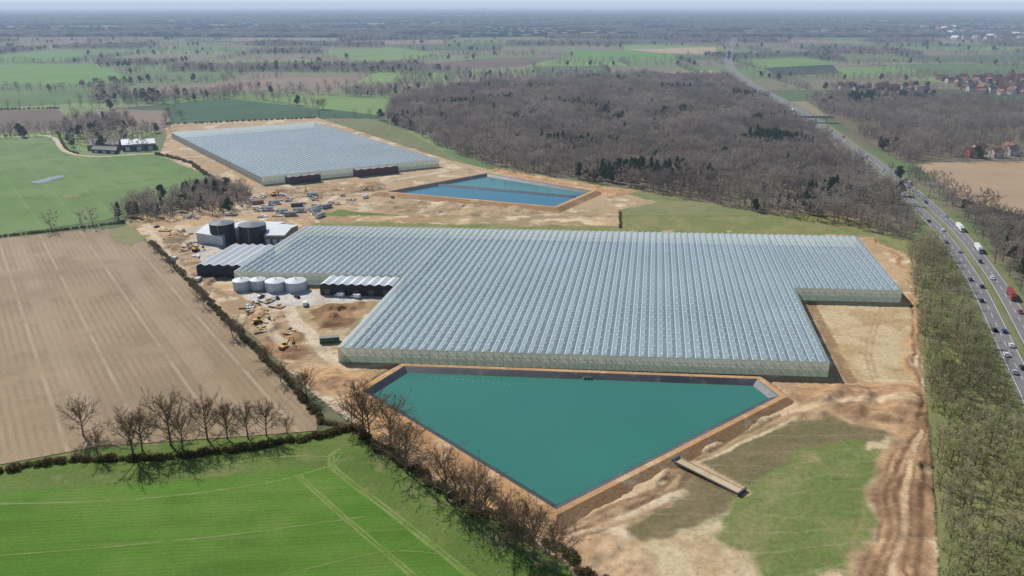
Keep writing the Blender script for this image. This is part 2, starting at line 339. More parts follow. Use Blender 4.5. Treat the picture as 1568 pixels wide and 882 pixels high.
patch('grass_band',[(955,352),(945,322),(1010,310),(950,296),(780,262),(760,256),(860,272),(1000,294),(1130,320),(1250,342),(1390,364),(1400,385),(1310,356),(1290,356)],'grass',1.5)
patch('grass_band',[(470,345),(520,330),(640,338),(800,345),(950,350),(950,356),(470,352)],'grass',1.6)
patch('grass_band',[(488,330),(520,322),(620,331),(600,336),(520,338)],'green2',1.5)
patch('sandy_ground',[(836,338),(860,332),(935,336),(938,342),(850,344)],'pale',1.5)
patch('green_corner',[(165,352),(200,345),(225,362),(200,378),(178,370)],'grass',1.5)
patch('puddle',[(48,279),(70,273),(96,268),(98,271),(80,276),(62,281)],'puddle',1.5)
patch('bare_spot',[(92,300),(120,297),(122,302),(98,304)],'grass',1.5)
for l,wd,k in (([(-60,212),(40,209),(80,210),(100,232),(150,240),(240,236),(285,250),(330,272),(378,300),(400,325)],5,'track'),
  ([(255,196),(262,208),(330,245),(390,285)],5,'orange'),([(400,300),(480,296),(600,300),(700,318),(850,330),(940,335)],6,'track'),
  ([(500,350),(480,330),(500,310),(560,285),(690,262)],5,'track')):
    ribbon('dirt_track',l,wd,k)
def earthworks(name,px,res,amp,k,sc=.12,z0=0):
    pl=PX(px); x0=min(p.x for p in pl)-res; x1=max(p.x for p in pl)+res; y0=min(p.y for p in pl)-res; y1=max(p.y for p in pl)+res
    nx=int((x1-x0)/res)+1; ny=int((y1-y0)/res)+1; idx={}; vs=[];fs=[]; seed=random.uniform(0,99)
    for i in range(nx+1):
        for j in range(ny+1):
            x=x0+i*res; y=y0+j*res; ins=inside(x,y,pl)
            if ins:
                f=min(1,edged(x,y,pl)/(amp*1.6+1)); v=Vector((x*sc,y*sc,seed))
                h=amp*max(-.1,.15+.8*noise.noise(v)+.5*noise.noise(v*2.7)+.35*noise.noise(v*6.3))*f+.4*f-.1
            else: h=-.3
            idx[i,j]=(len(vs),ins); vs.append((x,y,h+.35*(1 if ins else 0)))
    for i in range(nx):
        for j in range(ny):
            q=[idx[i,j],idx[i+1,j],idx[i+1,j+1],idx[i,j+1]]
            if any(a[1] for a in q): fs.append([a[0] for a in q])
    me=bpy.data.meshes.new(name); me.from_pydata(vs,[],fs); me.materials.append(M[k]); me.polygons.foreach_set('use_smooth',[True]*len(fs)); put(name,me)
earthworks('earth_heap',[(520,312),(640,308),(800,318),(840,328),(760,334),(600,326)],2,2.8,'earth')
earthworks('earth_heap',[(395,300),(440,288),(520,286),(580,276),(600,290),(520,300),(420,306)],2,2.4,'dirt')
earthworks('earth_heap',[(740,262),(760,258),(940,288),(985,292),(930,305),(905,290)],2,1.5,'orange')
# ---------------------------------------------------------------- near construction terrain: one modelled sheet with heaps, ruts and soil colours
gx=np.arange(-290,262,1.0); gy=np.arange(150,612,1.0); X,Y=np.meshgrid(gx,gy)
def vn(x,y,sc,seed):
    r=np.random.RandomState(seed).rand(256,256); u=x*sc+1000.; v=y*sc+1000.; i=np.floor(u).astype(int); j=np.floor(v).astype(int); f=u-i; g=v-j; f=f*f*(3-2*f); g=g*g*(3-2*g)
    a=r[i%256,j%256]; b=r[(i+1)%256,j%256]; c=r[i%256,(j+1)%256]; d=r[(i+1)%256,(j+1)%256]
    return (a*(1-f)+b*f)*(1-g)+(c*(1-f)+d*f)*g
def fbm(x,y,sc,seed,o=4):
    t=0;a=1;s=0
    for k in range(o): t=t+a*vn(x,y,sc*2**k,seed+k); s+=a; a*=.5
    return t/s
WX=X+(fbm(X,Y,.05,1)-.5)*16+(fbm(X,Y,.3,11,2)-.5)*3; WY=Y+(fbm(X,Y,.05,21)-.5)*16+(fbm(X,Y,.3,31,2)-.5)*3
def segd(px_,py_,a,b):
    dx,dy=b[0]-a[0],b[1]-a[1]; t=np.clip(((px_-a[0])*dx+(py_-a[1])*dy)/(dx*dx+dy*dy+1e-9),0,1); return np.hypot(px_-a[0]-t*dx,py_-a[1]-t*dy)
def sdf(poly,x,y):
    d=np.full(x.shape,1e9); ins=np.zeros(x.shape,bool); n=len(poly)
    for i in range(n):
        a,b=poly[i],poly[(i+1)%n]; d=np.minimum(d,segd(x,y,a,b))
        c=((a[1]>y)!=(b[1]>y)); xx=(b[0]-a[0])*(y-a[1])/((b[1]-a[1]) or 1e-9)+a[0]; ins^=(c&(x<xx))
    return np.where(ins,d,-d)
def sm(t): t=np.clip(t,0,1); return t*t*(3-2*t)
W2=lambda px:[(p.x,p.y) for p in PX(px)]
def lin(c): return np.array(S(*c)[:3])
C=np.zeros(X.shape+(3,)); n0=fbm(X,Y,.03,41)[...,None]; n1=fbm(X,Y,.11,51)[...,None]
C[:]=lin((186,158,124))*(1-sm((n0-.35)/.3))+lin((160,134,104))*sm((n0-.35)/.3); q=sm((n1-.52)/.16); C=C*(1-q)+lin((206,186,156))*q*1.0
q=sm((fbm(X,Y,.045,55)[...,None]-.54)/.1)*.5; C=C*(1-q)+lin((134,124,88))*q
H=(fbm(X,Y,.12,61)-.5)*.5
def lay(px,c1,c2,soft=2.0,amp=0,sc=.1,warp=1,strength=1.0):
    global C,H
    x=X*(1-warp)+WX*warp; y=Y*(1-warp)+WY*warp; sd=sdf(W2(px),x,y); m=(sm(sd/soft+.5)*strength)[...,None]; t=sm((fbm(X,Y,.09,71+len(px))-.38)/.24)[...,None]
    C=C*(1-m)+(lin(c1)*(1-t)+lin(c2)*t)*m
    if amp:
        r=fbm(X,Y,sc,81,5); H=H+np.clip(sd/(amp*1.8+1),0,1)*amp*np.clip((r-.36)*2.6,0,1.4)
def line(px,wd,c,st=.9,dep=0,soft=.8,rut=0,warp=.25):
    global C,H
    L=smoothline(PX(px),14); x=X*(1-warp)+WX*warp; y=Y*(1-warp)+WY*warp; d=np.full(X.shape,1e9)
    for a,b in zip(L[:-1],L[1:]): d=np.minimum(d,segd(x,y,a,b))
    if rut: d2=np.abs(d-rut); m=sm((wd/2-d2)/soft+.5)
    else: m=sm((wd/2-d)/soft+.5)
    m=m*st*(.55+.45*sm((fbm(X,Y,.12,91)-.35)/.2)); C=C*(1-m[...,None])+lin(c)*m[...,None]; H=H-m*dep
lay([(470,352),(478,343),(560,340),(640,341),(820,346),(948,346),(952,318),(1100,312),(1250,330),(1400,350),(1404,392),(1392,392),(1330,362),(1310,362),(950,362),(470,358)],(116,124,76),(130,130,88),3)
lay([(1238,456),(1394,460),(1404,590),(1318,586),(1300,590)],(192,172,136),(176,152,114),2)
lay([(1322,364),(1346,368),(1386,430),(1396,590),(1410,590),(1402,470),(1376,390)],(190,150,110),(170,132,96),3,1.2)
lay([(870,800),(1030,700),(1190,606),(1310,590),(1412,594),(1422,640),(1350,664),(1270,640),(1180,650),(1040,722),(900,812)],(190,158,122),(164,134,102),3,1.0)
lay([(965,808),(1010,776),(1040,722),(1120,690),(1200,655),(1270,640),(1350,660),(1310,700),(1150,760),(1005,834)],(122,110,82),(110,104,74),3)
lay([(985,846),(1090,800),(1150,752),(1240,690),(1290,668),(1356,680),(1340,740),(1330,800),(1300,870),(1290,1000),(1130,1000)],(104,120,64),(118,126,76),4)
lay([(1120,800),(1180,770),(1230,700),(1256,706),(1200,790),(1140,850)],(140,130,92),(150,138,100),8,strength=.45)
lay([(990,836),(1060,812),(1100,800),(1105,820),(1080,835),(1130,850),(1160,884),(1200,1000),(1080,1000),(1010,860)],(196,176,142),(180,156,120),4)
lay([(1322,672),(1350,668),(1352,682),(1330,684)],(200,178,144),(180,156,120),2)
lay([(1236,702),(1262,698),(1266,708),(1240,714)],(166,148,110),(150,136,98),3,strength=.7)
lay([(1250,880),(1290,868),(1300,1000),(1230,1000)],(196,176,142),(180,156,120),3)
lay([(1360,640),(1420,610),(1433,720),(1436,1000),(1296,1000),(1318,860),(1340,810),(1346,730)],(176,142,108),(144,114,86),4,1.8,.09)
lay([(1200,602),(1300,592),(1405,598),(1418,625),(1370,655),(1290,636),(1210,625)],(176,142,108),(148,118,90),3,2.4,.12)
lay([(870,830),(920,812),(985,835),(1030,882),(1060,940),(930,940),(880,870)],(190,162,128),(156,126,96),3,1.8,.14)
lay([(530,602),(560,600),(860,784),(880,850),(850,850),(780,800),(590,690)],(196,156,114),(168,132,98),3,.9,.14)
lay([(474,475),(500,462),(560,464),(568,478),(520,505),(480,508)],(156,122,92),(132,102,76),2,6,.1)
lay([(408,520),(440,510),(470,518),(482,545),(455,556),(410,545)],(162,128,96),(136,106,80),2,5.5,.1)
lay([(376,470),(430,476),(440,500),(405,515),(375,500)],(184,156,124),(156,128,98),2,2.4,.12)
lay([(455,565),(520,560),(560,575),(540,610),(480,600)],(186,150,112),(152,118,88),2,2.6,.12)
lay([(235,360),(275,362),(330,425),(345,465),(320,450),(255,390)],(174,150,122),(146,124,98),3,2,.1)
lay([(362,446),(600,446),(575,462),(480,464),(440,476),(400,472)],(200,194,184),(184,174,160),2)
lay([(278,352),(312,345),(340,385),(355,425),(338,425),(290,380)],(194,188,178),(176,166,152),3)
lay([(500,508),(530,500),(540,530),(505,545)],(200,182,154),(180,160,130),3)
for l,wd,c,kw in (([(222,345),(245,378),(300,440),(350,500),(400,545),(470,600),(540,652)],6,(200,184,158),{}),([(440,474),(455,500),(485,520),(500,545),(520,556)],7,(204,188,164),{}),([(430,470),(408,505),(440,530)],5,(198,182,158),{}),
  ([(1215,622),(1160,648),(1060,700),(1000,732),(900,786)],5,(206,180,146),{}),([(1205,634),(1120,676),(1050,712)],1.6,(134,106,78),dict(dep=.3)),([(1220,642),(1130,684),(1060,716)],1.4,(214,190,156),{}),
  ([(1030,700),(1075,720),(1138,755)],6,(198,168,132),dict(soft=1)),([(1022,708),(1062,730),(1128,762)],1.4,(100,80,60),dict(dep=.3)),
  ([(850,812),(900,792),(940,772),(1010,745),(1035,720)],3.5,(126,98,72),dict(dep=.4)),([(858,806),(905,786),(950,764),(1015,738)],1.6,(212,186,150),{}),([(866,818),(950,788),(1000,760),(1040,744),(1056,724)],2.0,(116,90,66),dict(dep=.3)),
  ([(880,826),(930,810),(985,790),(1020,772)],1.6,(132,106,80),dict(dep=.2)),([(1345,884),(1372,820),(1368,760),(1392,690),(1418,620),(1408,560),(1398,470)],1.4,(110,84,62),dict(rut=1.4,dep=.4)),([(1326,884),(1352,820),(1356,750),(1376,690)],1.2,(120,94,70),dict(rut=1.4,dep=.3)),
  ([(1394,884),(1404,800),(1408,700),(1416,640)],1.3,(114,88,64),dict(rut=1.6,dep=.3)),([(1362,884),(1388,800),(1388,740),(1404,660)],2.0,(206,178,142),{}),([(1308,590),(1268,520),(1240,458)],5,(138,110,82),dict(dep=.4)),([(1200,634),(1260,622),(1330,618),(1400,612)],4,(206,180,146),{}),
  ([(1240,520),(1300,500),(1392,490)],1,(160,134,100),dict(rut=1.2)),([(1350,470),(1330,520),(1340,580)],1,(164,138,104),dict(rut=1.2)),([(1290,880),(1316,800),(1330,740)],1.2,(150,134,94),dict(st=.5)),
  ([(560,604),(600,632),(700,696),(800,762),(850,790)],3,(204,170,132),{}),([(545,612),(590,650),(690,720),(780,785)],1.2,(126,100,74),dict(rut=1.2)),([(470,560),(540,566),(610,556)],4,(200,178,146),{}),([(380,480),(390,520),(430,560),(480,590)],1.2,(136,110,84),dict(rut=1.3)),
  ([(1225,590),(1320,592),(1400,590)],4,(190,152,112),{}),([(560,352),(700,357),(900,362),(1290,368)],2.5,(178,152,118),dict(st=.7))):
    line(l,wd,c,**kw)
A=sm(sdf(W2([(190,330),(1388,330),(1400,380),(1408,470),(1416,590),(1438,882),(1444,1000),(930,1000),(870,866),(600,702),(545,654),(470,596),(380,509),(320,458),(236,382)]),X,Y)/5+.5)*np.clip((608-Y)/50,0,1)
rim=W2([(619,560),(556,599),(852,780),(1194,606),(1160,580)]); sr=sdf(rim,X,Y); inr=sr>-3
hz=.36+np.clip(H,-.25,9)*np.clip(A*1.5,0,1); hz=np.where(inr,-.6,hz)
def infr(F,a0,a1,b0,b1):
    dx=X-F[0].x; dy=Y-F[0].y; det=F[1].x*F[2].y-F[1].y*F[2].x; a=(dx*F[2].y-dy*F[2].x)/det; b=(F[1].x*dy-F[1].y*dx)/det; return (a>a0)&(a<a1)&(b>b0)&(b<b1)
bld=infr(F1,-1,211.5,-1,199)|infr(F1,-98,1,98,199)|infr(F1,210,267,93,199)|infr(F1,-43,-1,83,99)|infr(F1,-125,-97,107,151)
hz=np.where(bld,np.minimum(hz,.3),hz)
ny_,nx_=X.shape; okv=(A>.02)&(~(sr>3))&~(infr(F1,3,207,3,195))
fm=okv[:-1,:-1]&okv[1:,:-1]&okv[:-1,1:]&okv[1:,1:]; jj,ii=np.nonzero(fm); base=jj*nx_+ii; F_=np.stack([base,base+1,base+nx_+1,base+nx_],1)
used=np.unique(F_); rem=np.full(X.size,-1); rem[used]=np.arange(len(used)); F_=rem[F_]
V=np.stack([X.ravel(),Y.ravel(),hz.ravel()],1)[used]
me=bpy.data.meshes.new('construction_terrain'); me.from_pydata(V.tolist(),[],F_.tolist())
ca=me.color_attributes.new('Col','FLOAT_COLOR','POINT'); ca.data.foreach_set('color',np.concatenate([C.reshape(-1,3)[used],np.ones((len(used),1))],1).astype(np.float32).ravel())
fa=me.color_attributes.new('Fade','FLOAT_COLOR','POINT'); av=A.ravel()[used]; fa.data.foreach_set('color',np.stack([av,av,av,np.ones_like(av)],1).astype(np.float32).ravel())
me.polygons.foreach_set('use_smooth',[True]*len(F_)); me.materials.append(M['site']); put('construction_terrain',me)
# inlet ramp down the reservoir bank: slab with two kerbs and an outfall headwall
ra,rb=P(1034,703,1.4),P(1136,754,.7); rd_=rb-ra; rl=rd_.length; mb=MB(); az=math.atan2(rd_.y,rd_.x); tilt=math.atan2(rd_.z,math.hypot(rd_.x,rd_.y))
RM=Matrix.Rotation(az,4,'Z')@Matrix.Rotation(-tilt,4,'Y'); mc=(ra+rb)/2
mb.box(mc,(rl,3.0,.3),'pale',M4=RM)
for s in(-1,1): mb.box(mc+RM@Vector((0,s*1.6,.15)),(rl,.22,.6),'conc',M4=RM)
mb.box(rb+Vector((0,0,.2)),(.5,5,1.4),'p_grey',rz=az); mb.box(ra+Vector((0,0,.3)),(1.2,4,1.0),'p_grey',rz=az); mb.build('inlet_ramp')
# ---------------------------------------------------------------- reservoirs
def offset(poly,d):
    n=len(poly); ar=sum(poly[i].x*poly[(i+1)%n].y-poly[(i+1)%n].x*poly[i].y for i in range(n)); s=1 if ar>0 else -1; out=[]
    for i in range(n):
        p0,p1,p2=poly[i-1],poly[i],poly[(i+1)%n]; a=(p1-p0).normalized(); b=(p2-p1).normalized()
        na=Vector((a.y,-a.x,0))*s; nb=Vector((b.y,-b.x,0))*s; m=(na+nb).normalized(); out.append(p1+m*(d/max(.45,m.dot(na))))
    return out
def reservoir(name,px,zr,ins,wk,topw=3.0,outw=5.0):
    rim=PX(px,zr); 
    for p in rim: p.z=0
    loops=[(offset(rim,topw+outw),.1),(offset(rim,topw),zr),(rim,zr),(offset(rim,-ins*.2),zr-.3),(offset(rim,-ins),.9)]
    keys=['orange','orange','liner','liner']; mb=MB(); n=len(rim)
    for k in range(4):
        A,za=loops[k];B,zb=loops[k+1]
        for i in range(n):
            j=(i+1)%n; mb.poly([(A[i].x,A[i].y,za),(A[j].x,A[j].y,za),(B[j].x,B[j].y,zb),(B[i].x,B[i].y,zb)],keys[k])
    W=loops[4][0]; mb.poly([(p.x,p.y,.95) for p in W],wk); return mb.build(name),W
_,W1=reservoir('reservoir',[(619,560),(556,599),(852,780),(1194,606),(1160,580)],2.6,3.4,'w1',2.2,4)
_,W2_=reservoir('reservoir',[(592,293),(746,265),(906,292),(850,316)],3.0,5,'w2')
a,b=P(664,284),P(880,303); mb=MB(); mb.poly([(W2_[1].x,W2_[1].y,1.0),(W2_[2].x,W2_[2].y,1.0),(b.x-3,b.y,1.0),(a.x,a.y,1.0)][::-1],'w3')
L=[a,b]; strip(mb,L,-4,0,'liner',1.02,z2=1.8); strip(mb,L,0,4,'liner',1.8,z2=1.02); mb.build('reservoir_divider')
mb=MB()
for i in range(16):
    t=i/15; p=P(660+t*120,578+t*10+random.uniform(-1.5,1.5),1); mb.cyl(p-Vector((0,0,.1)),.2,.25,'steel',8)
mb.build('floating_buoys')
mb=MB(); p=P(900,579,1.2)
for i in range(3): mb.box(p+Vector((i*1.3-1.3,0,.35)),(.7,1.1,.5),'p_grey'); mb.cyl(p+Vector((i*1.3-1.3,-1.3,-.3)),.15,.7,'p_grey',8)
mb.box(p+Vector((0,.5,.05)),(4.5,1.6,.15),'conc'); mb.build('pump_station')
# ---------------------------------------------------------------- glasshouses
def spans(name,F,rects,ze,rh,span,roof,wall,vents=True,posts=True,bars=True,vs_=1.0):
    O,e1,e2=F; W=lambda a,b,z:(O.x+e1.x*a+e2.x*b,O.y+e1.y*a+e2.y*b,z); mb=MB(); rnd=random.Random(3)
    for ri,(a0,a1,b0,b1) in enumerate(rects):
        n=max(1,round((a1-a0)/span)); w_=(a1-a0)/n
        if vents: mb.poly([W(a0,b0,.6),W(a1,b0,.6),W(a1,b1,.6),W(a0,b1,.6)],'crop')
        for i in range(n):
            l=a0+i*w_; m_=l+w_/2; r=l+w_
            mb.poly([W(l,b0,ze),W(m_,b0,ze+rh),W(m_,b1,ze+rh),W(l,b1,ze)],roof); mb.poly([W(m_,b0,ze+rh),W(r,b0,ze),W(r,b1,ze),W(m_,b1,ze+rh)],roof)
            for bb in (b0,b1): mb.poly([W(l,bb,ze),W(r,bb,ze),W(m_,bb,ze+rh)],wall[-1][1])
            if bars:
                mb.poly([W(l-.17,b0,ze+.14),W(l+.17,b0,ze+.14),W(l+.17,b1,ze+.14),W(l-.17,b1,ze+.14)],'alu')
                mb.poly([W(m_-.06,b0,ze+rh+.05),W(m_+.06,b0,ze+rh+.05),W(m_+.06,b1,ze+rh+.05),W(m_-.06,b1,ze+rh+.05)],'alu')
            if vents:
                b=b0+2.0; k=0
                while b<b1-3:
                    s=-1 if (i+k)%2 else 1; op=rnd.uniform(.12,.34)
                    if rnd.random()<.08: b+=3.9; k+=1; continue
                    q=[W(m_,b,ze+rh+.08),W(m_,b+1.7,ze+rh+.08),W(m_+s*1.0,b+1.7,ze+rh-.40+op),W(m_+s*1.0,b,ze+rh-.40+op)]
                    mb.poly(q,'vent'); b+=3.9; k+=1
        for (ax,ay,bx,by) in ((a0,b0,a1,b0),(a1,b0,a1,b1),(a1,b1,a0,b1),(a0,b1,a0,b0)):
            if vents and (ax,ay,bx,by) in NOWALL: continue
            for (z0,z1,k) in [(wall[i][0],(wall[i+1][0] if i+1<len(wall) else ze),wall[i][1]) for i in range(len(wall))]:
                mb.poly([W(ax,ay,z0),W(bx,by,z0),W(bx,by,z1),W(ax,ay,z1)],k)
            if posts:
                L=math.hypot(bx-ax,by-ay); k=int(L/span); nx,ny=(by-ay)/L,-(bx-ax)/L
                for i in range(k+1):
                    t=i/k; a=ax+(bx-ax)*t+nx*.1; b=ay+(by-ay)*t+ny*.1; ux,uy=(bx-ax)/L*.09,(by-ay)/L*.09
                    mb.poly([W(a-ux,b-uy,0),W(a+ux,b+uy,0),W(a+ux,b+uy,ze),W(a-ux,b-uy,ze)],'alu')
                for z in (2.4,4.8,ze-.15):
                    mb.poly([W(ax+nx*.12,ay+ny*.12,z),W(bx+nx*.12,by+ny*.12,z),W(bx+nx*.12,by+ny*.12,z+.15),W(ax+nx*.12,ay+ny*.12,z+.15)],'alu')
    return mb.build(name)
GW=[(0,'conc'),(.6,'walllo'),(3.6,'wallhi')]
NOWALL={(0,99,0,198),(210.5,198,210.5,94)}
spans('greenhouse',F1,[(0,210.5,0,198),(-97,0,99,198),(210.5,266,94,198)],7.3,.75,4.0,'gl1',GW)
spans('greenhouse',F2,[(0,LA2,0,LB2)],7.3,.75,4.0,'gl2',GW)
spans('packhouse',F1,[(-42,-2,84,98.7)],6.2,1.0,5,'whiteroof',[(0,'maroon'),(1,'black')],False,False,False)
spans('boiler_house',F1,[(-124,-97.3,108,150)],7.4,1.2,5.4,'whiteroof',[(0,'black')],False,False,False)
spans('dark_packhouse',F2,[(20,48,-10,-.3)],6.5,.8,7,'greyroof',[(0,'black'),(4,'maroon')],False,False,False)
spans('dark_packhouse',F2,[(82,122,-9,-.3)],6.5,.8,8,'greyroof',[(0,'maroon')],False,False,False)
def fr(F,a,b,z=0): return Vector((F[0].x+F[1].x*a+F[2].x*b,F[0].y+F[1].y*a+F[2].y*b,z))
mb=MB()
for i in range(5): mb.box(fr(F1,-38+i*8,83.9,2.0),(3,.12,3.2),'p_grey',rz=math.atan2(F1[1].y,F1[1].x))
mb.build('loading_doors')
def shed(name,px,h,wk,rk,rise=1.5,doors=3):
    c=PX(px,h); mb=MB()
    for p in c: p.z=0
    up=lambda p,z:Vector((p.x,p.y,z))
    for i in range(4): mb.poly([up(c[i],0),up(c[(i+1)%4],0),up(c[(i+1)%4],h),up(c[i],h)],wk)
    m1=up((c[0]+c[3])/2,h+rise); m2=up((c[1]+c[2])/2,h+rise); ov=(c[3]-c[0]).normalized()*.5
    mb.poly([up(c[0]-ov,h-.05),up(c[1]-ov,h-.05),m2,m1],rk); mb.poly([m1,m2,up(c[2]+ov,h-.05),up(c[3]+ov,h-.05)],rk)
    mb.poly([up(c[0],h),up(c[3],h),m1],wk); mb.poly([up(c[1],h),up(c[2],h),m2],wk)
    d=(c[1]-c[0]); n=Vector((d.y,-d.x,0)).normalized(); 
    if (n.y>0): n=-n
    for i in range(doors):
        t=(i+.5)/doors; q=c[0].lerp(c[1],t)+n*.06; u=d.normalized()*min(2.2,d.length/doors*.3)
        mb.poly([up(q-u,0),up(q+u,0),up(q+u,h*.6),up(q-u,h*.6)],'steel')
    mb.poly([up(c[0]+n*.08,h*.8),up(c[1]+n*.08,h*.8),up(c[1]+n*.08,h*.86),up(c[0]+n*.08,h*.86)],'alu')
    return mb.build(name)
shed('energy_centre',[(300,356),(340,362),(372,345),(330,339)],7,'steel','whiteroof')
shed('energy_centre',[(404,360),(436,360),(456,345),(420,342)],7,'p_grey','whiteroof')
shed('energy_centre',[(352,350),(420,352),(436,340),(372,338)],6,'steel','whiteroof')
shed('farm_barn',[(186,222),(238,219),(236,212),(184,213)],7,'black','whiteroof',2)
shed('farm_barn',[(133,222),(182,221),(184,212),(140,213)],6,'brick','greyroof',3)
shed('farm_barn',[(140,228),(178,230),(182,225),(146,224)],4,'black','greyroof',2)
def tank(name,u,v,r,h,k,top,cone):
    mb=MB(); mb.cyl((0,0,0),r,h,k,36,top=top); mb.cyl((0,0,h+.02),r+.1,cone,top,36,r2=.4); mb.cyl((0,0,h+cone),.5,.4,'steel',10)
    for i in range(1,5): mb.cyl((0,0,h*i/5),r+.06,.12,'steel' if k=='steel' else 'liner',36)
    for s in (-.25,.25): mb.box((s,-r-.3,h/2+.3),(.06,.06,h+.6),'alu')
    for i in range(int(h/.5)): mb.box((0,-r-.3,.3+i*.5),(.5,.05,.05),'alu')
    mb.build(name,P(u,v))
tank('black_heat_tank',343,371,7.9,13.5,'black','p_grey',1.0); tank('black_heat_tank',389,370,8.8,12,'black','p_grey',1.0)
for u,v,r in ((371,443,4.8),(396,442,4.4),(423,444,5.6),(454,444,5.8)): tank('water_tank',u,v,r,5.6,'steel','whiteroof',1.1)
# ---------------------------------------------------------------- road
RC=smoothline(PX([(1150,14),(1142,22),(1137,32),(1130,50),(1120,70),(1115,85),(1116,100),(1132,116),(1160,135),(1195,155),(1225,172),(1258,194),(1302,226),(1347,259),(1388,292),(1424,325),(1460,362),(1499,415),(1526,460),(1567,540),(1612,625),(1665,740),(1730,882)]),6)
mb=MB(); strip(mb,RC,-10.5,-1.8,'asphalt',.26); strip(mb,RC,1.8,10.5,'asphalt',.26); strip(mb,RC,-14.5,-10.4,'verge',.22); strip(mb,RC,10.4,14.5,'verge',.22); strip(mb,RC,-1.8,1.8,'verge',.30)
for o in (-9.6,-2.4,2.3,9.5): strip(mb,RC,o,o+.2,'white',.29)
for o in (-6.05,5.9): strip(mb,RC,o,o+.2,'white',.29,dash=2)
mb.build('dual_carriageway_road')
mb=MB()
for o in (-.5,.5): strip(mb,RC,o,o+.05,'steel',.75,z2=1.0)
mb.build('crash_barrier')
RN=[p for p in RC if p.y<3800]
def rdist(x,y,step=4): return min((p.x-x)**2+(p.y-y)**2 for p in RN[::step])**.5
def onroad(u,v,off):
    q=P(u,v); i=min(range(1,len(RC)-1),key=lambda i:(RC[i]-q).length); d=(RC[i+1]-RC[i-1]).normalized(); n=Vector((d.y,-d.x,0))
    return RC[i]+n*off+Vector((0,0,.27)),math.atan2(d.y,d.x)
p,a=onroad(1250,188,0); mb=MB(); mb.box((0,0,6.2),(9,44,1.0),'conc'); 
for s in(-4.4,4.4): mb.box((s,0,7.2),(.3,44,1.0),'greyroof')
for y in(-13,0,13): mb.box((0,y,2.85),(6,.9,5.6),'conc')
mb.build('road_bridge',p,a)
# ---------------------------------------------------------------- vehicles
def wheels(mb,xs,y,r):
    for x in xs:
        for s in(-1,1): mb.cyl((x,s*y,r),r,.28,'tyre',12,axis='Y')
cache={}
def car(k):
    if ('c',k) in cache: return cache['c',k]
    mb=MB(); mb.prism([(-2.15,.32),(2.1,.32),(2.2,.6),(2.05,.8),(1.05,.95),(-1.9,1.0),(-2.2,.85)],-.88,.88,k)
    mb.prism([(-1.85,1.0),(1.1,.95),(.4,1.4),(-1.35,1.42)],-.76,.76,'win'); mb.prism([(-1.4,1.42),(.42,1.40),(.3,1.47),(-1.25,1.48)],-.74,.74,k)
    wheels(mb,(-1.35,1.35),.8,.33); mb.box((2.16,.6,.68),(.08,.35,.15),'white'); mb.box((2.16,-.6,.68),(.08,.35,.15),'white'); mb.box((-2.2,.65,.75),(.06,.3,.15),'p_red'); mb.box((-2.2,-.65,.75),(.06,.3,.15),'p_red')
    cache['c',k]=mb.mesh('car'); return cache['c',k]
def lorry(k,kc):
    if ('l',k,kc) in cache: return cache['l',k,kc]
    mb=MB(); mb.prism([(5.4,.6),(7.7,.6),(7.75,1.9),(7.4,3.2),(5.5,3.5)],-1.2,1.2,kc); mb.box((7.66,0,2.4),(.1,2.1,.9),'win',M4=Matrix.Rotation(-.25,4,'Y'))
    mb.box((-1.5,0,2.55),(13.2,2.5,2.8),k); mb.box((-1,0,.95),(14,.9,.25),'black'); wheels(mb,(6.6,3.4,-4.2,-5.5,-6.8),1.05,.5); mb.box((5.3,0,3.3),(.5,2.2,1.0),kc)
    cache['l',k,kc]=mb.mesh('lorry'); return cache['l',k,kc]
def van(k):
    if ('v',k) in cache: return cache['v',k]
    mb=MB(); mb.prism([(-2.7,.4),(2.6,.4),(2.7,1.0),(2.0,1.3),(1.3,2.2),(-2.65,2.3)],-.98,.98,k); mb.prism([(1.98,1.36),(1.38,2.1),(1.0,2.1),(1.0,1.36)],-1.0,1.0,'win'); wheels(mb,(-1.7,1.7),.88,.36)
    cache['v',k]=mb.mesh('van'); return cache['v',k]
for u,v,o,k in ((1545,548,8.2,'p_white'),(1537,530,4,'p_white'),(1520,505,8.2,'p_black'),(1536,508,4,'p_blue'),(1508,465,8,'p_black'),(1497,440,4,'p_black'),(1490,430,8,'p_grey'),(1560,575,8.2,'p_silver'),(1475,388,4,'p_silver'),(1540,512,8.2,'p_silver'),(1552,560,4,'p_black'),(1468,372,8,'p_black'),(1450,354,4,'p_white'),(1512,402,-4,'p_black'),(1530,430,-4,'p_white'),(1560,500,-8,'p_silver'),(1430,330,-8,'p_silver'),(1410,312,-4,'p_black'),(1560,540,-8,'p_white'),
   (1440,340,8,'p_black'),(1420,318,8,'p_white'),(1400,302,4,'p_red'),(1392,292,-4,'p_white'),(1378,284,8,'p_silver'),(1357,266,-8,'p_white'),(1330,246,8,'p_grey'),(1325,240,-4,'p_white'),(1300,224,8,'p_white'),(1283,211,-8,'p_black'),(1270,203,4,'p_silver'),(1235,178,8,'p_white'),(1205,160,-4,'p_grey'),(1180,147,8,'p_white'),(1545,480,-8,'p_red'),(1575,530,-4,'p_grey'),(1120,105,4,'p_white'),(1118,80,-4,'p_white'),(1140,122,8,'p_white'),(1290,217,-4,'p_white'),(1315,235,8,'p_black'),(1245,184,-8,'p_white')):
    p,a=onroad(u,v,o); put('car',car(k),p,a+(math.pi if o>0 else 0),1.05)
for u,v,o,k,kc in ((1456,352,-8,'p_white','p_white'),(1478,382,-8,'p_white','p_silver'),(1530,455,-8,'p_red','p_red'),(1340,254,8,'p_white','p_blue'),(1372,280,-8,'p_grey','p_white'),(1220,170,8,'p_white','p_white')):
    p,a=onroad(u,v,o); put('lorry',lorry(k,kc),p,a+(math.pi if o>0 else 0),.9)
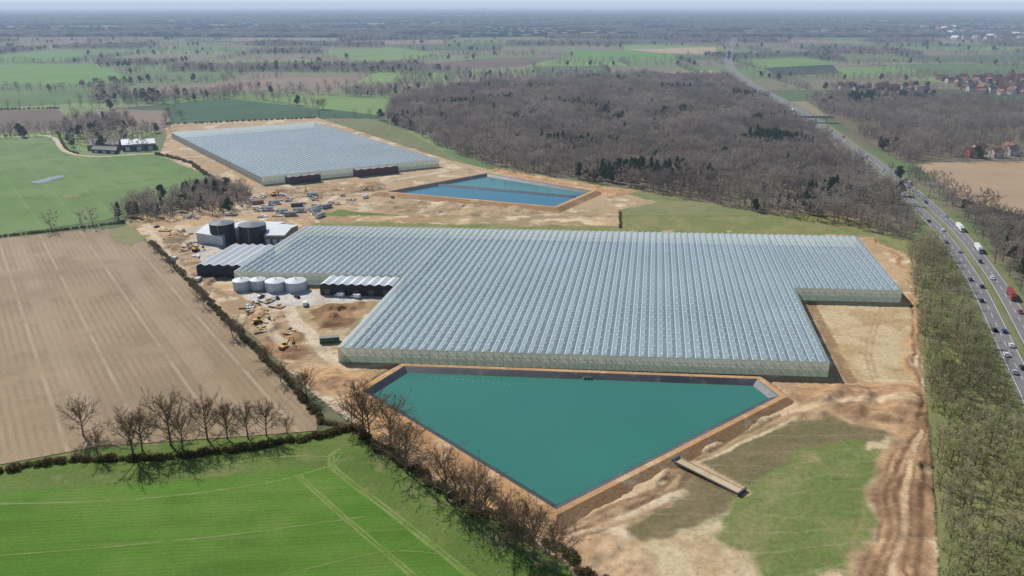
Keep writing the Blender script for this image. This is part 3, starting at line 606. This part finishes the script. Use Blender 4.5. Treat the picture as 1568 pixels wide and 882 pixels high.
def excavator(u,v,rz,k='yellow'):
    if k not in cache:
        mb=MB()
        for s in(-1,1): mb.prism([(-1.9,.0),(1.9,.0),(2.3,.45),(1.9,.9),(-1.9,.9),(-2.3,.45)],s*1.3-.3,s*1.3+.3,'tyre')
        mb.box((0,0,1.05),(1.8,1.8,.4),'black'); mb.prism([(-2.4,1.2),(1.4,1.2),(1.4,1.9),(-.3,2.2),(-2.4,2.2)],-1.35,1.35,k); mb.prism([(-.2,1.9),(1.45,1.9),(1.3,3.0),(.0,3.0)],.35,1.3,'win'); mb.box((.6,.83,3.05),(1.4,1.0,.1),k)
        def arm(a,b,t):
            a=Vector(a);b=Vector(b);d=b-a; R=Matrix.Rotation(-math.atan2(d.z,d.x),4,'Y'); mb.box((a+b)/2,(d.length,.4,t),k,M4=R)
        arm((1.2,0,1.7),(3.6,0,4.4),.6); arm((3.5,0,4.5),(5.6,0,3.9),.5); arm((5.5,0,4.1),(5.9,0,1.5),.4); mb.prism([(5.4,1.6),(6.2,1.6),(6.1,.8),(5.2,.4),(4.9,.9)],-.6,.6,'black')
        cache[k]=mb.mesh('excavator')
    put('excavator',cache[k],P(u,v,.45),rz)
for e in ((395,494,.5),(436,535,1),(560,292,.3),(470,296,2),(300,384,1),(420,300,1.2),(262,366,2)): excavator(*e,k='yellow')
def cabin(k):
    if ('b',k) in cache: return cache['b',k]
    mb=MB(); mb.box((0,0,1.5),(9,3,2.6),k); mb.box((0,0,2.86),(9.2,3.2,.12),'greyroof')
    for x in(-3,0,3): mb.box((x,-1.53,1.8),(1.1,.06,.9),'win'); mb.box((x,1.53,1.8),(1.1,.06,.9),'win')
    mb.box((1.5,-1.53,1.25),(.9,.05,2),'p_grey'); [mb.box((x,0,.1),(.3,2.8,.2),'conc') for x in(-4,4)]
    cache['b',k]=mb.mesh('site_cabin'); return cache['b',k]
for u,v,r,k,z in ((432,326,.2,'p_white',0),(445,330,.2,'p_silver',0),(458,324,.2,'p_white',0),(480,322,1.2,'p_white',0),(485,327,1.2,'p_white',0),(490,332,1.2,'p_white',0),(486,326,1.2,'p_white',2.9),(455,316,.2,'p_blue',0),(410,322,.1,'p_white',0),(420,312,.3,'p_white',0),(500,318,.8,'p_silver',0),(505,524,.2,'p_green',0),(478,300,.2,'p_white',0),(395,312,.4,'p_orange',0)):
    put('site_cabin',cabin(k),P(u,v,.4)+Vector((0,0,z)),r)
rv=random.Random(5)
for u,v in ((400,455),(425,457),(455,456),(520,454),(545,456),(468,467),(385,308),(392,320),(370,315),(350,330),(330,338),(300,335),(290,333),(440,308),(465,312),(525,300),(560,303),(600,302),(240,348),(268,398),(305,430),(430,300)):
    put(*( ('van',van(rv.choice(['p_white','p_white','p_silver']))) if rv.random()<.5 else ('parked_car',car(rv.choice(['p_white','p_white','p_silver','p_black','p_grey','p_blue']))) ),P(u,v,.42),rv.uniform(0,3))
def stack(cols):
    mb=MB()
    for i in range(4):
        for j in range(2-i//3): mb.box((rv.uniform(-.1,.1)+j*2.4,i%3*1.5,.3+.6*(i//3)),(2.1,1.2,.5),rv.choice(cols),rz=rv.uniform(-.2,.2))
    mb.cyl((3.4,-2.0,.4),.35,4,'p_grey',10,axis='Y'); return mb.mesh('material_stack')
stk=[stack(c) for c in (['conc','steel'],['conc','orange','pale'],['p_white','steel','conc'],['greyroof','conc','rut'],['p_grey','rut'],['greyroof','pale'])]
sitep=PX([(350,440),(440,470),(470,510),(400,520),(370,480)]),PX([(230,350),(280,352),(345,430),(320,440)]),PX([(380,300),(520,290),(500,335),(400,335)]),PX([(500,300),(800,318),(700,328),(520,315)])
for pl,n in zip(sitep,(14,18,30,10)):
    c=0
    while c<n:
        x=rv.uniform(min(p.x for p in pl),max(p.x for p in pl)); y=rv.uniform(min(p.y for p in pl),max(p.y for p in pl))
        if inside(x,y,pl): put('material_stack',rv.choice(stk),(x,y,.45),rv.uniform(0,6)); c+=1
# ---------------------------------------------------------------- houses
def house(wk,rk,L=11,W=7,h=5):
    mb=MB(); mb.box((0,0,h/2),(L,W,h),wk); rr=W*.42
    for s in(-1,1): mb.poly([(s*(L/2),-W/2,h),(s*(L/2),W/2,h),(s*(L/2),0,h+rr)],wk)
    mb.poly([(-L/2-.3,-W/2-.4,h-.2),(L/2+.3,-W/2-.4,h-.2),(L/2+.3,0,h+rr+.05),(-L/2-.3,0,h+rr+.05)],rk); mb.poly([(-L/2-.3,0,h+rr+.05),(L/2+.3,0,h+rr+.05),(L/2+.3,W/2+.4,h-.2),(-L/2-.3,W/2+.4,h-.2)],rk)
    mb.box((L*.32,0,h+rr+.3),(.9,.7,1.6),'brick')
    for x in(-L*.32,0,L*.32):
        for z in(1.5,4.0):
            for s in(-1,1):
                if x==0 and z<2: mb.box((x,s*(W/2+.03),1.05),(1.0,.06,2.1),'white')
                else: mb.box((x,s*(W/2+.03),z),(1.3,.06,1.2),'win')
    return mb.mesh('brick_house')
hm=[house('brick','tile'),house('render','tile',10),house('brick','slate',12),house('render','slate',9,7.5),house('brick','tile',14,8)]
def town(px,n,sc=1.0,name='brick_house',ms=None):
    pl=PX(px); c=0; xs=[p.x for p in pl]; ys=[p.y for p in pl]; pts=[]; t=0
    while c<n and t<4000:
        t+=1; x=rv.uniform(min(xs),max(xs)); y=rv.uniform(min(ys),max(ys))
        if inside(x,y,pl) and all((x-a)**2+(y-b)**2>(17*sc)**2 for a,b in pts): pts.append((x,y)); put(name,rv.choice(ms or hm),(x,y,.1),rv.choice([.2,.25,1.75,.15]),sc); c+=1
    return pts
town([(1440,122),(1620,116),(1620,148),(1500,146)],110,1.25); town([(1280,132),(1420,132),(1430,140),(1290,140)],22,1.1); town([(1484,232),(1560,232),(1560,241),(1490,241)],5,1.2)
town([(90,125),(180,122),(190,132),(100,134)],6); town([(150,190),(200,185),(215,195),(160,200)],4); town([(860,68),(960,68),(960,72),(860,72)],6)
bm=[house('render','whiteroof',34,18,8),house('render','greyroof',30,18,7),house('brick','tile',24,12,7),house('brick','tile',20,12,7)]
town([(1410,42),(1700,38),(1700,64),(1440,62)],170,1.2,'town_building',bm); town([(1200,50),(1300,48),(1400,52),(1260,56)],10,1.0,'town_building',bm); town([(150,30),(500,28),(500,40),(150,44)],20,1,'town_building',bm)
# ---------------------------------------------------------------- trees
def tri(mb,a,d,l,wd,k,rnd):
    s=d.cross(Vector((rnd.uniform(-1,1),rnd.uniform(-1,1),rnd.uniform(-1,1)))); s.normalize(); mb.poly([a-s*wd,a+s*wd,a+d*l],k)
def limb(mb,a,b,r0,r1,k,n=5):
    d=(b-a).normalized(); u=d.orthogonal().normalized(); v=d.cross(u)
    A=[a+(u*math.cos(6.283*i/n)+v*math.sin(6.283*i/n))*r0 for i in range(n)]; B=[b+(u*math.cos(6.283*i/n)+v*math.sin(6.283*i/n))*r1 for i in range(n)]
    for i in range(n): mb.poly([A[i],A[(i+1)%n],B[(i+1)%n],B[i]],k)
def bare_tree(seed,h=13,r=5,nl=9,ns=6,ntw=12,tw=.08,k='twig',leaf=None,low=.22,tl=.13,name='bare_tree'):
    rd=random.Random(seed); mb=MB(); top=Vector((rd.uniform(-.6,.6),rd.uniform(-.6,.6),h*.72)); limb(mb,Vector((0,0,0)),top*.45,h*.028,h*.02,'bark',6); limb(mb,top*.45,top,h*.02,h*.006,'bark',5)
    for i in range(nl):
        t=low+(.98-low)*(i/nl)**.8; a=top*t*1.0; az=i*2.4+rd.uniform(-.4,.4); el=math.radians(12+58*t+rd.uniform(-10,14))
        d=Vector((math.cos(az)*math.cos(el),math.sin(az)*math.cos(el),math.sin(el)))
        L=(r*rd.uniform(.8,1.1))/max(math.cos(el),.45)*(1.15-.4*t); L=min(L,(h-a.z)/max(math.sin(el),.2))
        m=a+d*L*.55; b=m+(d+Vector((rd.uniform(-.3,.3),rd.uniform(-.3,.3),.25))).normalized()*L*.5
        limb(mb,a,m,h*.012,h*.007,'bark',4); limb(mb,m,b,h*.007,h*.002,'bark',3)
        for j in range(ns):
            t2=.3+.7*(j+1)/ns; s0=(a.lerp(m,t2/.55) if t2<.55 else m.lerp(b,(t2-.55)/.45))
            d2=(d*.7+Vector((rd.gauss(0,.7),rd.gauss(0,.7),rd.gauss(.2,.5)))).normalized(); L2=L*rd.uniform(.28,.45); e=s0+d2*L2
            limb(mb,s0,e,h*.004,h*.0015,k if tw>.1 else 'bark',3)
            for q in range(ntw):
                s1=s0.lerp(e,rd.uniform(.15,1)); d3=(d2*.8+Vector((rd.gauss(0,.7),rd.gauss(0,.7),rd.gauss(.15,.6)))).normalized(); L3=h*tl*rd.uniform(.5,1.1)
                tri(mb,s1,d3,L3,tw,k,rd)
                if leaf:
                    c=s1+d3*L3*.6; u=Vector((rd.gauss(0,1),rd.gauss(0,1),rd.gauss(0,1))).normalized(); v=u.orthogonal().normalized(); s=leaf[1]*rd.uniform(.6,1.2); mb.poly([c+u*s,c+v*s*.8,c-u*s*.9,c-v*s*.7],leaf[0])
    return mb.mesh(name)
def leafy(seed,h,r,n,k,size,shape='round',name='evergreen_tree'):
    rd=random.Random(seed); mb=MB(); limb(mb,Vector((0,0,0)),Vector((0,0,h*.9)),h*.022,h*.004,'bark',5)
    cl=[]
    for i in range(16):
        t=rd.uniform(.25,1); rr=r*(1-t*.85 if shape=='cone' else math.sqrt(max(0,1-((t-.6)/.45)**2)))
        az=rd.uniform(0,6.28); q=rr*rd.uniform(.3,.85); cl.append((Vector((math.cos(az)*q,math.sin(az)*q,h*t)),max(.25*r,rr*.5)))
        limb(mb,Vector((0,0,h*t*.85)),cl[-1][0],h*.006,h*.002,'bark',3)
    for i in range(n):
        c,cr=rd.choice(cl); d=Vector((rd.gauss(0,1),rd.gauss(0,1),rd.gauss(0,.7))).normalized(); c=c+d*cr*rd.uniform(.5,1.05)
        if c.z<.1*h: c.z=.12*h
        u=(d.orthogonal()+Vector((rd.gauss(0,.5),rd.gauss(0,.5),rd.gauss(0,.5)))).normalized(); v=d.cross(u).normalized(); s=size*rd.uniform(.6,1.3); mb.poly([c-u*s,c-v*s*.6,c+u*s,c+v*s*.7],k)
    return mb.mesh(name)
def bushm(seed,n=260,r=1.6,h=1.8,k='bush'):
    rd=random.Random(seed); mb=MB()
    for i in range(n):
        a=rd.uniform(0,6.28); q=r*math.sqrt(rd.random()); z=h*rd.random()*math.sqrt(max(.05,1-(q/r)**2)); c=Vector((math.cos(a)*q,math.sin(a)*q,z+.1))
        d=Vector((rd.gauss(0,.6),rd.gauss(0,.6),rd.gauss(.6,.4))).normalized()
        if i%2: tri(mb,c,d,rd.uniform(.5,1.0),.07,'twigd',rd)
        else:
            u=d.orthogonal().normalized(); v=d.cross(u); s=rd.uniform(.15,.32); mb.poly([c-u*s,c-v*s,c+u*s,c+v*s],k)
    return mb.mesh('hedge_shrub')
def scatter(name,part,me,pts):
    if not pts: return
    vs=[];fs=[]
    for x,y,s in pts:
        a=random.uniform(0,6.28); c,d=math.cos(a)*s/2,math.sin(a)*s/2; i=len(vs)
        vs+=[(x-c+d,y-d-c,.1),(x+c+d,y+d-c,.1),(x+c-d,y+d+c,.1),(x-c-d,y-d+c,.1)]; fs.append((i,i+1,i+2,i+3))
    m=bpy.data.meshes.new(name); m.from_pydata(vs,[],fs); o=put(name,m); o.instance_type='FACES'; o.use_instance_faces_scale=True; o.instance_faces_scale=1.0
    o.show_instancer_for_render=False; o.show_instancer_for_viewport=False; put(part,me,parent=o)
def scat(name,part,meshes,pts):
    g=[[] for _ in meshes]
    for p in pts: random.choice(g).append(p)
    for m_,q in zip(meshes,g): scatter(name,part,m_,q)
def fill(px,spc,smin=.75,smax=1.2,world=False,dens=1.0):
    pl=px if world else PX(px); xs=[p[0] for p in pl]; ys=[p[1] for p in pl]; out=[]; x=min(xs)
    while x<max(xs):
        y=min(ys)
        while y<max(ys):
            a=x+random.uniform(-.5,.5)*spc; b=y+random.uniform(-.5,.5)*spc
            if random.random()<dens and inside(a,b,pl): out.append((a,b,random.uniform(smin,smax)))
            y+=spc
        x+=spc
    return out
def along(px,spc,jit,smin,smax):
    L=smoothline(PX(px),spc); return [(p.x+random.uniform(-jit,jit),p.y+random.uniform(-jit,jit),random.uniform(smin,smax)) for p in L]
W_T=[bare_tree(10+i,13,4.8,10,5,12,.08,'twig') for i in range(5)]
E_T=[leafy(30,14,3.8,900,'ever',.6,'cone'),leafy(31,12,4.5,1000,'ever',.65)]
L_T=[bare_tree(50+i,11,4.6,7,3,9,.2,'twig',tl=.16) for i in range(3)]
B_T=[bare_tree(60+i,8,2.4,9,4,10,.05,'twigg',low=.1,leaf=('twigg',.15)) for i in range(4)]
O_T=[bare_tree(70+i,15,7.8,16,10,20,.042,'twigd',low=.2,tl=.10,name='oak_tree') for i in range(4)]
H_S=[bushm(80+i) for i in range(3)]
LM=leafy(90,9,3.5,600,'lime',.4,name='leafing_tree'); BL=leafy(91,6,3,500,'blossom',.35,name='blossom_tree')
cw=[(612,152),(700,136),(900,122),(1110,120),(1200,172),(1300,244),(1370,300),(1408,345),(1392,366),(1330,356),(1250,342),(1130,320),(970,290),(860,272),(770,256),(712,240),(660,208),(600,190),(592,172)]
keep(cw); pts=fill(cw,8.6); wt=[];ev=[];lm=[]
for x,y,s in pts:
    if rdist(x,y)<19: continue
    v=noise.noise(Vector((x*.012,y*.012,4)))+.35*noise.noise(Vector((x*.05,y*.05,1)))
    gp=noise.noise(Vector((x*.02,y*.02,30)))
    if gp>.46: continue
    if v>.40 or random.random()<.015: ev.append((x,y,s*.95))
    elif random.random()<.006: lm.append((x,y,s*.8))
    else: wt.append((x,y,s*(1+.4*noise.noise(Vector((x*.02,y*.02,9))))))
patch('woodland_floor',cw,'brownbank',2)
east=[(1232,152),(1300,146),(1420,150),(1620,160),(1620,238),(1562,226),(1484,226),(1480,240),(1420,246),(1385,250),(1340,226),(1280,186)]
keep(east); patch('woodland_floor',east,'brownbank',2)
for x,y,s in fill(east,9.5,.6,1.1):
    if rdist(x,y)<19 or noise.noise(Vector((x*.015,y*.015,40)))>.25: continue
    (ev if noise.noise(Vector((x*.01,y*.01,14)))>.33 else wt).append((x,y,s))
for pl,sc,d in (([(1385,262),(1470,318),(1568,345),(1680,420),(1700,560),(1640,540),(1540,430),(1490,362),(1440,315)],6.5,.8),([(165,340),(200,318),(260,302),(330,285),(385,302),(375,325),(300,332),(230,340)],6.5,.9),([(88,196),(120,182),(190,180),(215,190),(130,206),(100,212)],9,.8),([(590,182),(700,240),(712,240),(620,186)],7,.7),([(270,144),(420,130),(420,134),(280,150)],14,.5),([(520,140),(600,136),(610,146),(540,150)],11,.9),([(600,108),(720,110),(900,112),(1000,116),(900,121),(700,132),(640,138)],14,.6)):
    keep(pl)
    for x,y,s in fill(pl,sc,.6,1.0,dens=d):
        if rdist(x,y)<17: continue
        (ev if (random.random()<.1 or (x<-300 and y<700 and noise.noise(Vector((x*.03,y*.03,2)))>.15)) else wt).append((x,y,s))
for u,v,s in ((112,212,1),(104,210,.9),(120,208,.8),(800,150,1.2),(812,148,1.3),(790,152,1.1),(318,300,1),(300,312,1),(332,305,1.1),(345,310,.9),(310,318,.8),(280,318,.8),(620,150,1.2),(606,146,1.1),(1495,242,1)): 
    p=P(u,v); ev.append((p.x,p.y,s))
for l,sp in (([(0,168),(90,165),(180,165)],14),([(180,165),(350,150),(480,164)],18),([(180,148),(300,144),(520,134),(640,134)],12),([(258,190),(262,172)],16),([(402,152),(470,145),(600,150)],14),([(0,140),(120,134),(210,126),(330,128),(430,118)],13),([(0,98),(150,95),(300,104),(420,100)],13),([(480,180),(600,180)],16),([(1125,92),(1230,88),(1290,98),(1420,114)],14),([(1130,106),(1290,120),(1440,118)],12),([(480,98),(600,100),(690,86),(860,86)],14),([(860,97),(1060,92),(1110,100)],13),([(1400,248),(1480,245),(1600,244)],10)):
    wt+=along(l,sp,5,.4,1.15)
scat('woodland_trees','bare_tree',W_T,wt); scat('evergreen_trees','pine_tree',E_T,ev); scatter('leafing_trees','leafing_tree',LM,lm)
bl=along([(580,184),(610,192),(650,206),(662,214)],9,2,.6,1.1); scatter('blossom_trees','blackthorn_tree',BL,bl)
belt=[(1388,378),(1432,360),(1462,410),(1486,462),(1518,540),(1552,622),(1598,740),(1655,882),(1700,960),(1440,960),(1440,882),(1430,700),(1416,600),(1404,470)]
patch('roadside_grass',belt,'grass',.8)
bt=[q for q in fill(belt,4.1,.5,1.25) if rdist(q[0],q[1],1)>15 and noise.noise(Vector((q[0]*.06,q[1]*.06,21)))<.36]
g=[q for q in bt if noise.noise(Vector((q[0]*.05,q[1]*.05,7)))>.42]; gs=set(g); bt=[q for q in bt if q not in gs]
scat('roadside_trees','budding_tree',B_T,bt); scatter('leafing_trees','leafing_tree',LM,[(a,b,c*.5) for a,b,c in g])
hp=[]
for px,sc,j,a,b in (([(-200,752),(0,722),(110,706),(250,702),(400,684),(530,660)],1.6,.9,.7,1.3),([(232,372),(300,440),(360,505),(430,572),(490,640),(545,660)],2.0,1.2,.6,1.2),([(545,655),(600,700),(700,762),(790,812),(870,858),(930,900)],2.2,1.8,.7,1.5),
   ([(-200,385),(0,363),(100,352),(190,341)],2.2,.5,.7,1.0),([(240,236),(290,250),(325,274),(380,300)],3,1.5,.8,1.6),([(88,202),(100,226),(120,236)],3,1,.6,1),([(0,168),(90,166)],5,1,1,1.5),([(255,190),(300,189),(480,181)],6,1,1,1.5),([(950,326),(950,350)],2,.3,.6,.8),([(1476,310),(1568,336),(1700,350)],3,1,1,1.8),([(-60,212),(0,210),(40,206)],4,1,.8,1.4)):
    hp+=along(px,sc,j,a,b)
scat('hedgerow','hedge_shrub',H_S,hp)
for i,(u,v,s) in enumerate(((128,668,.85),(205,700,1.0),(218,690,.9),(262,682,1.15),(280,690,.85),(318,674,1.0),(348,672,.75),(380,672,.8),(408,668,.8),(440,664,.4),(556,662,1.15),(566,668,.9),(598,682,1.05),(622,724,1.05),(612,700,.75),(684,766,1.05),(728,792,1.0),(742,804,.9),(776,832,.95),(800,842,.9),(818,854,.95),(850,877,.9),(700,774,.75),(540,658,.7),
     (313,470,.55),(302,455,.45),(356,515,.6),(368,520,.5),(408,560,.55),(430,585,.55),(470,608,.65),(462,600,.5),(262,412,.45),(248,395,.4),(495,168,.95),(487,167,.8),(258,178,.7),(278,182,.7),(345,650,.5),(150,700,.6),(236,384,.4))):
    put('oak_tree',O_T[i%4],P(u,v,.1),i*1.7,s)
mb=MB(); mb.cyl((0,0,0),.10,.9,'steel',6); tg=mb.mesh('tree_guard')
pl=PX([(560,690),(600,705),(840,860),(870,882),(900,930),(800,930),(690,830)]); q=fill([(p.x,p.y) for p in pl],3.6,.9,1.1,True); scatter('sapling_guards','tree_guard',tg,q)
far=[];fe=[];sv=[];sf=[]
def kept(x,y): return any(inside(x,y,k) for k in KEEP) or (y<3500 and rdist(x,y,12)<26)
for (a,b,y) in edges:
    L=math.hypot(b[0]-a[0],b[1]-a[1])
    if y<3600:
        n=int(L/7); dens=random.choice([.35,.6,.9,1.0])
        for i in range(n):
            if random.random()>dens: continue
            t=(i+random.random())/n; x=a[0]+(b[0]-a[0])*t; yy=a[1]+(b[1]-a[1])*t
            if kept(x,yy): continue
            (fe if random.random()<.08 else far).append((x+random.uniform(-3,3),yy+random.uniform(-4,4),random.choice([.3,.4,.6,.9,1.1,1.0,1.2])))
    elif y<28000:
        n=max(2,int(L/22)); prev=None; wd=7+y*.0008
        dx,dy=(b[0]-a[0])/L,(b[1]-a[1])/L
        for i in range(n+1):
            t=i/n; x=a[0]+(b[0]-a[0])*t; yy=a[1]+(b[1]-a[1])*t; h=random.choice([3,6,10,13,15])*random.uniform(.7,1.2); i0=len(sv)
            sv+=[(x+dy*wd,yy-dx*wd,0),(x+dy*wd*.5,yy-dx*wd*.5,h),(x-dy*wd*.5,yy+dx*wd*.5,h*.9),(x-dy*wd,yy+dx*wd,0)]
            if prev is not None:
                for k in range(3): sf.append((prev+k,prev+k+1,i0+k+1,i0+k))
            prev=i0
for q,y in woods:
    if y<3600:
        for x,yy,s in fill(q,13,.8,1.25,True):
            if not kept(x,yy): (fe if random.random()<.12 else far).append((x,yy,s))
    elif y<28000:
        (x0,y0),(x1,y1),(x2,y2),(x3,y3)=q; nx=max(3,int((x1-x0)/26)); ny=max(2,int((y3-y0)/40)); i0=len(sv)
        for j in range(ny+1):
            for i in range(nx+1):
                t,s=i/nx,j/ny; x=x0+(x1-x0)*t; yy=(y0+(y1-y0)*t)*(1-s)+(y3+(y2-y3)*t)*s; e=i in(0,nx) or j in(0,ny)
                sv.append((x+random.uniform(-8,8),yy+random.uniform(-8,8),0 if e else random.uniform(9,18)))
        for j in range(ny):
            for i in range(nx): k=i0+j*(nx+1)+i; sf.append((k,k+1,k+nx+2,k+nx+1))
me=bpy.data.meshes.new('distant_woods'); me.from_pydata(sv,[],sf); me.materials.append(M['far']); put('distant_woods',me)
scat('distant_hedgerow_trees','bare_tree',L_T,far); scat('distant_evergreens','pine_tree',[E_T[1]],fe)
vt=[]
for px in ([(1430,118),(1640,112),(1640,150),(1500,148)],[(1270,128),(1430,128),(1440,146),(1280,146)],[(1400,38),(1700,36),(1700,64),(1420,62)]):
    vt+=fill(px,24,.5,.8)
scat('garden_trees','bare_tree',L_T,vt)
print('far',len(far),'wood',len(wt),'belt',len(bt),'strips',len(sf),'hedge',len(hp),'towns')
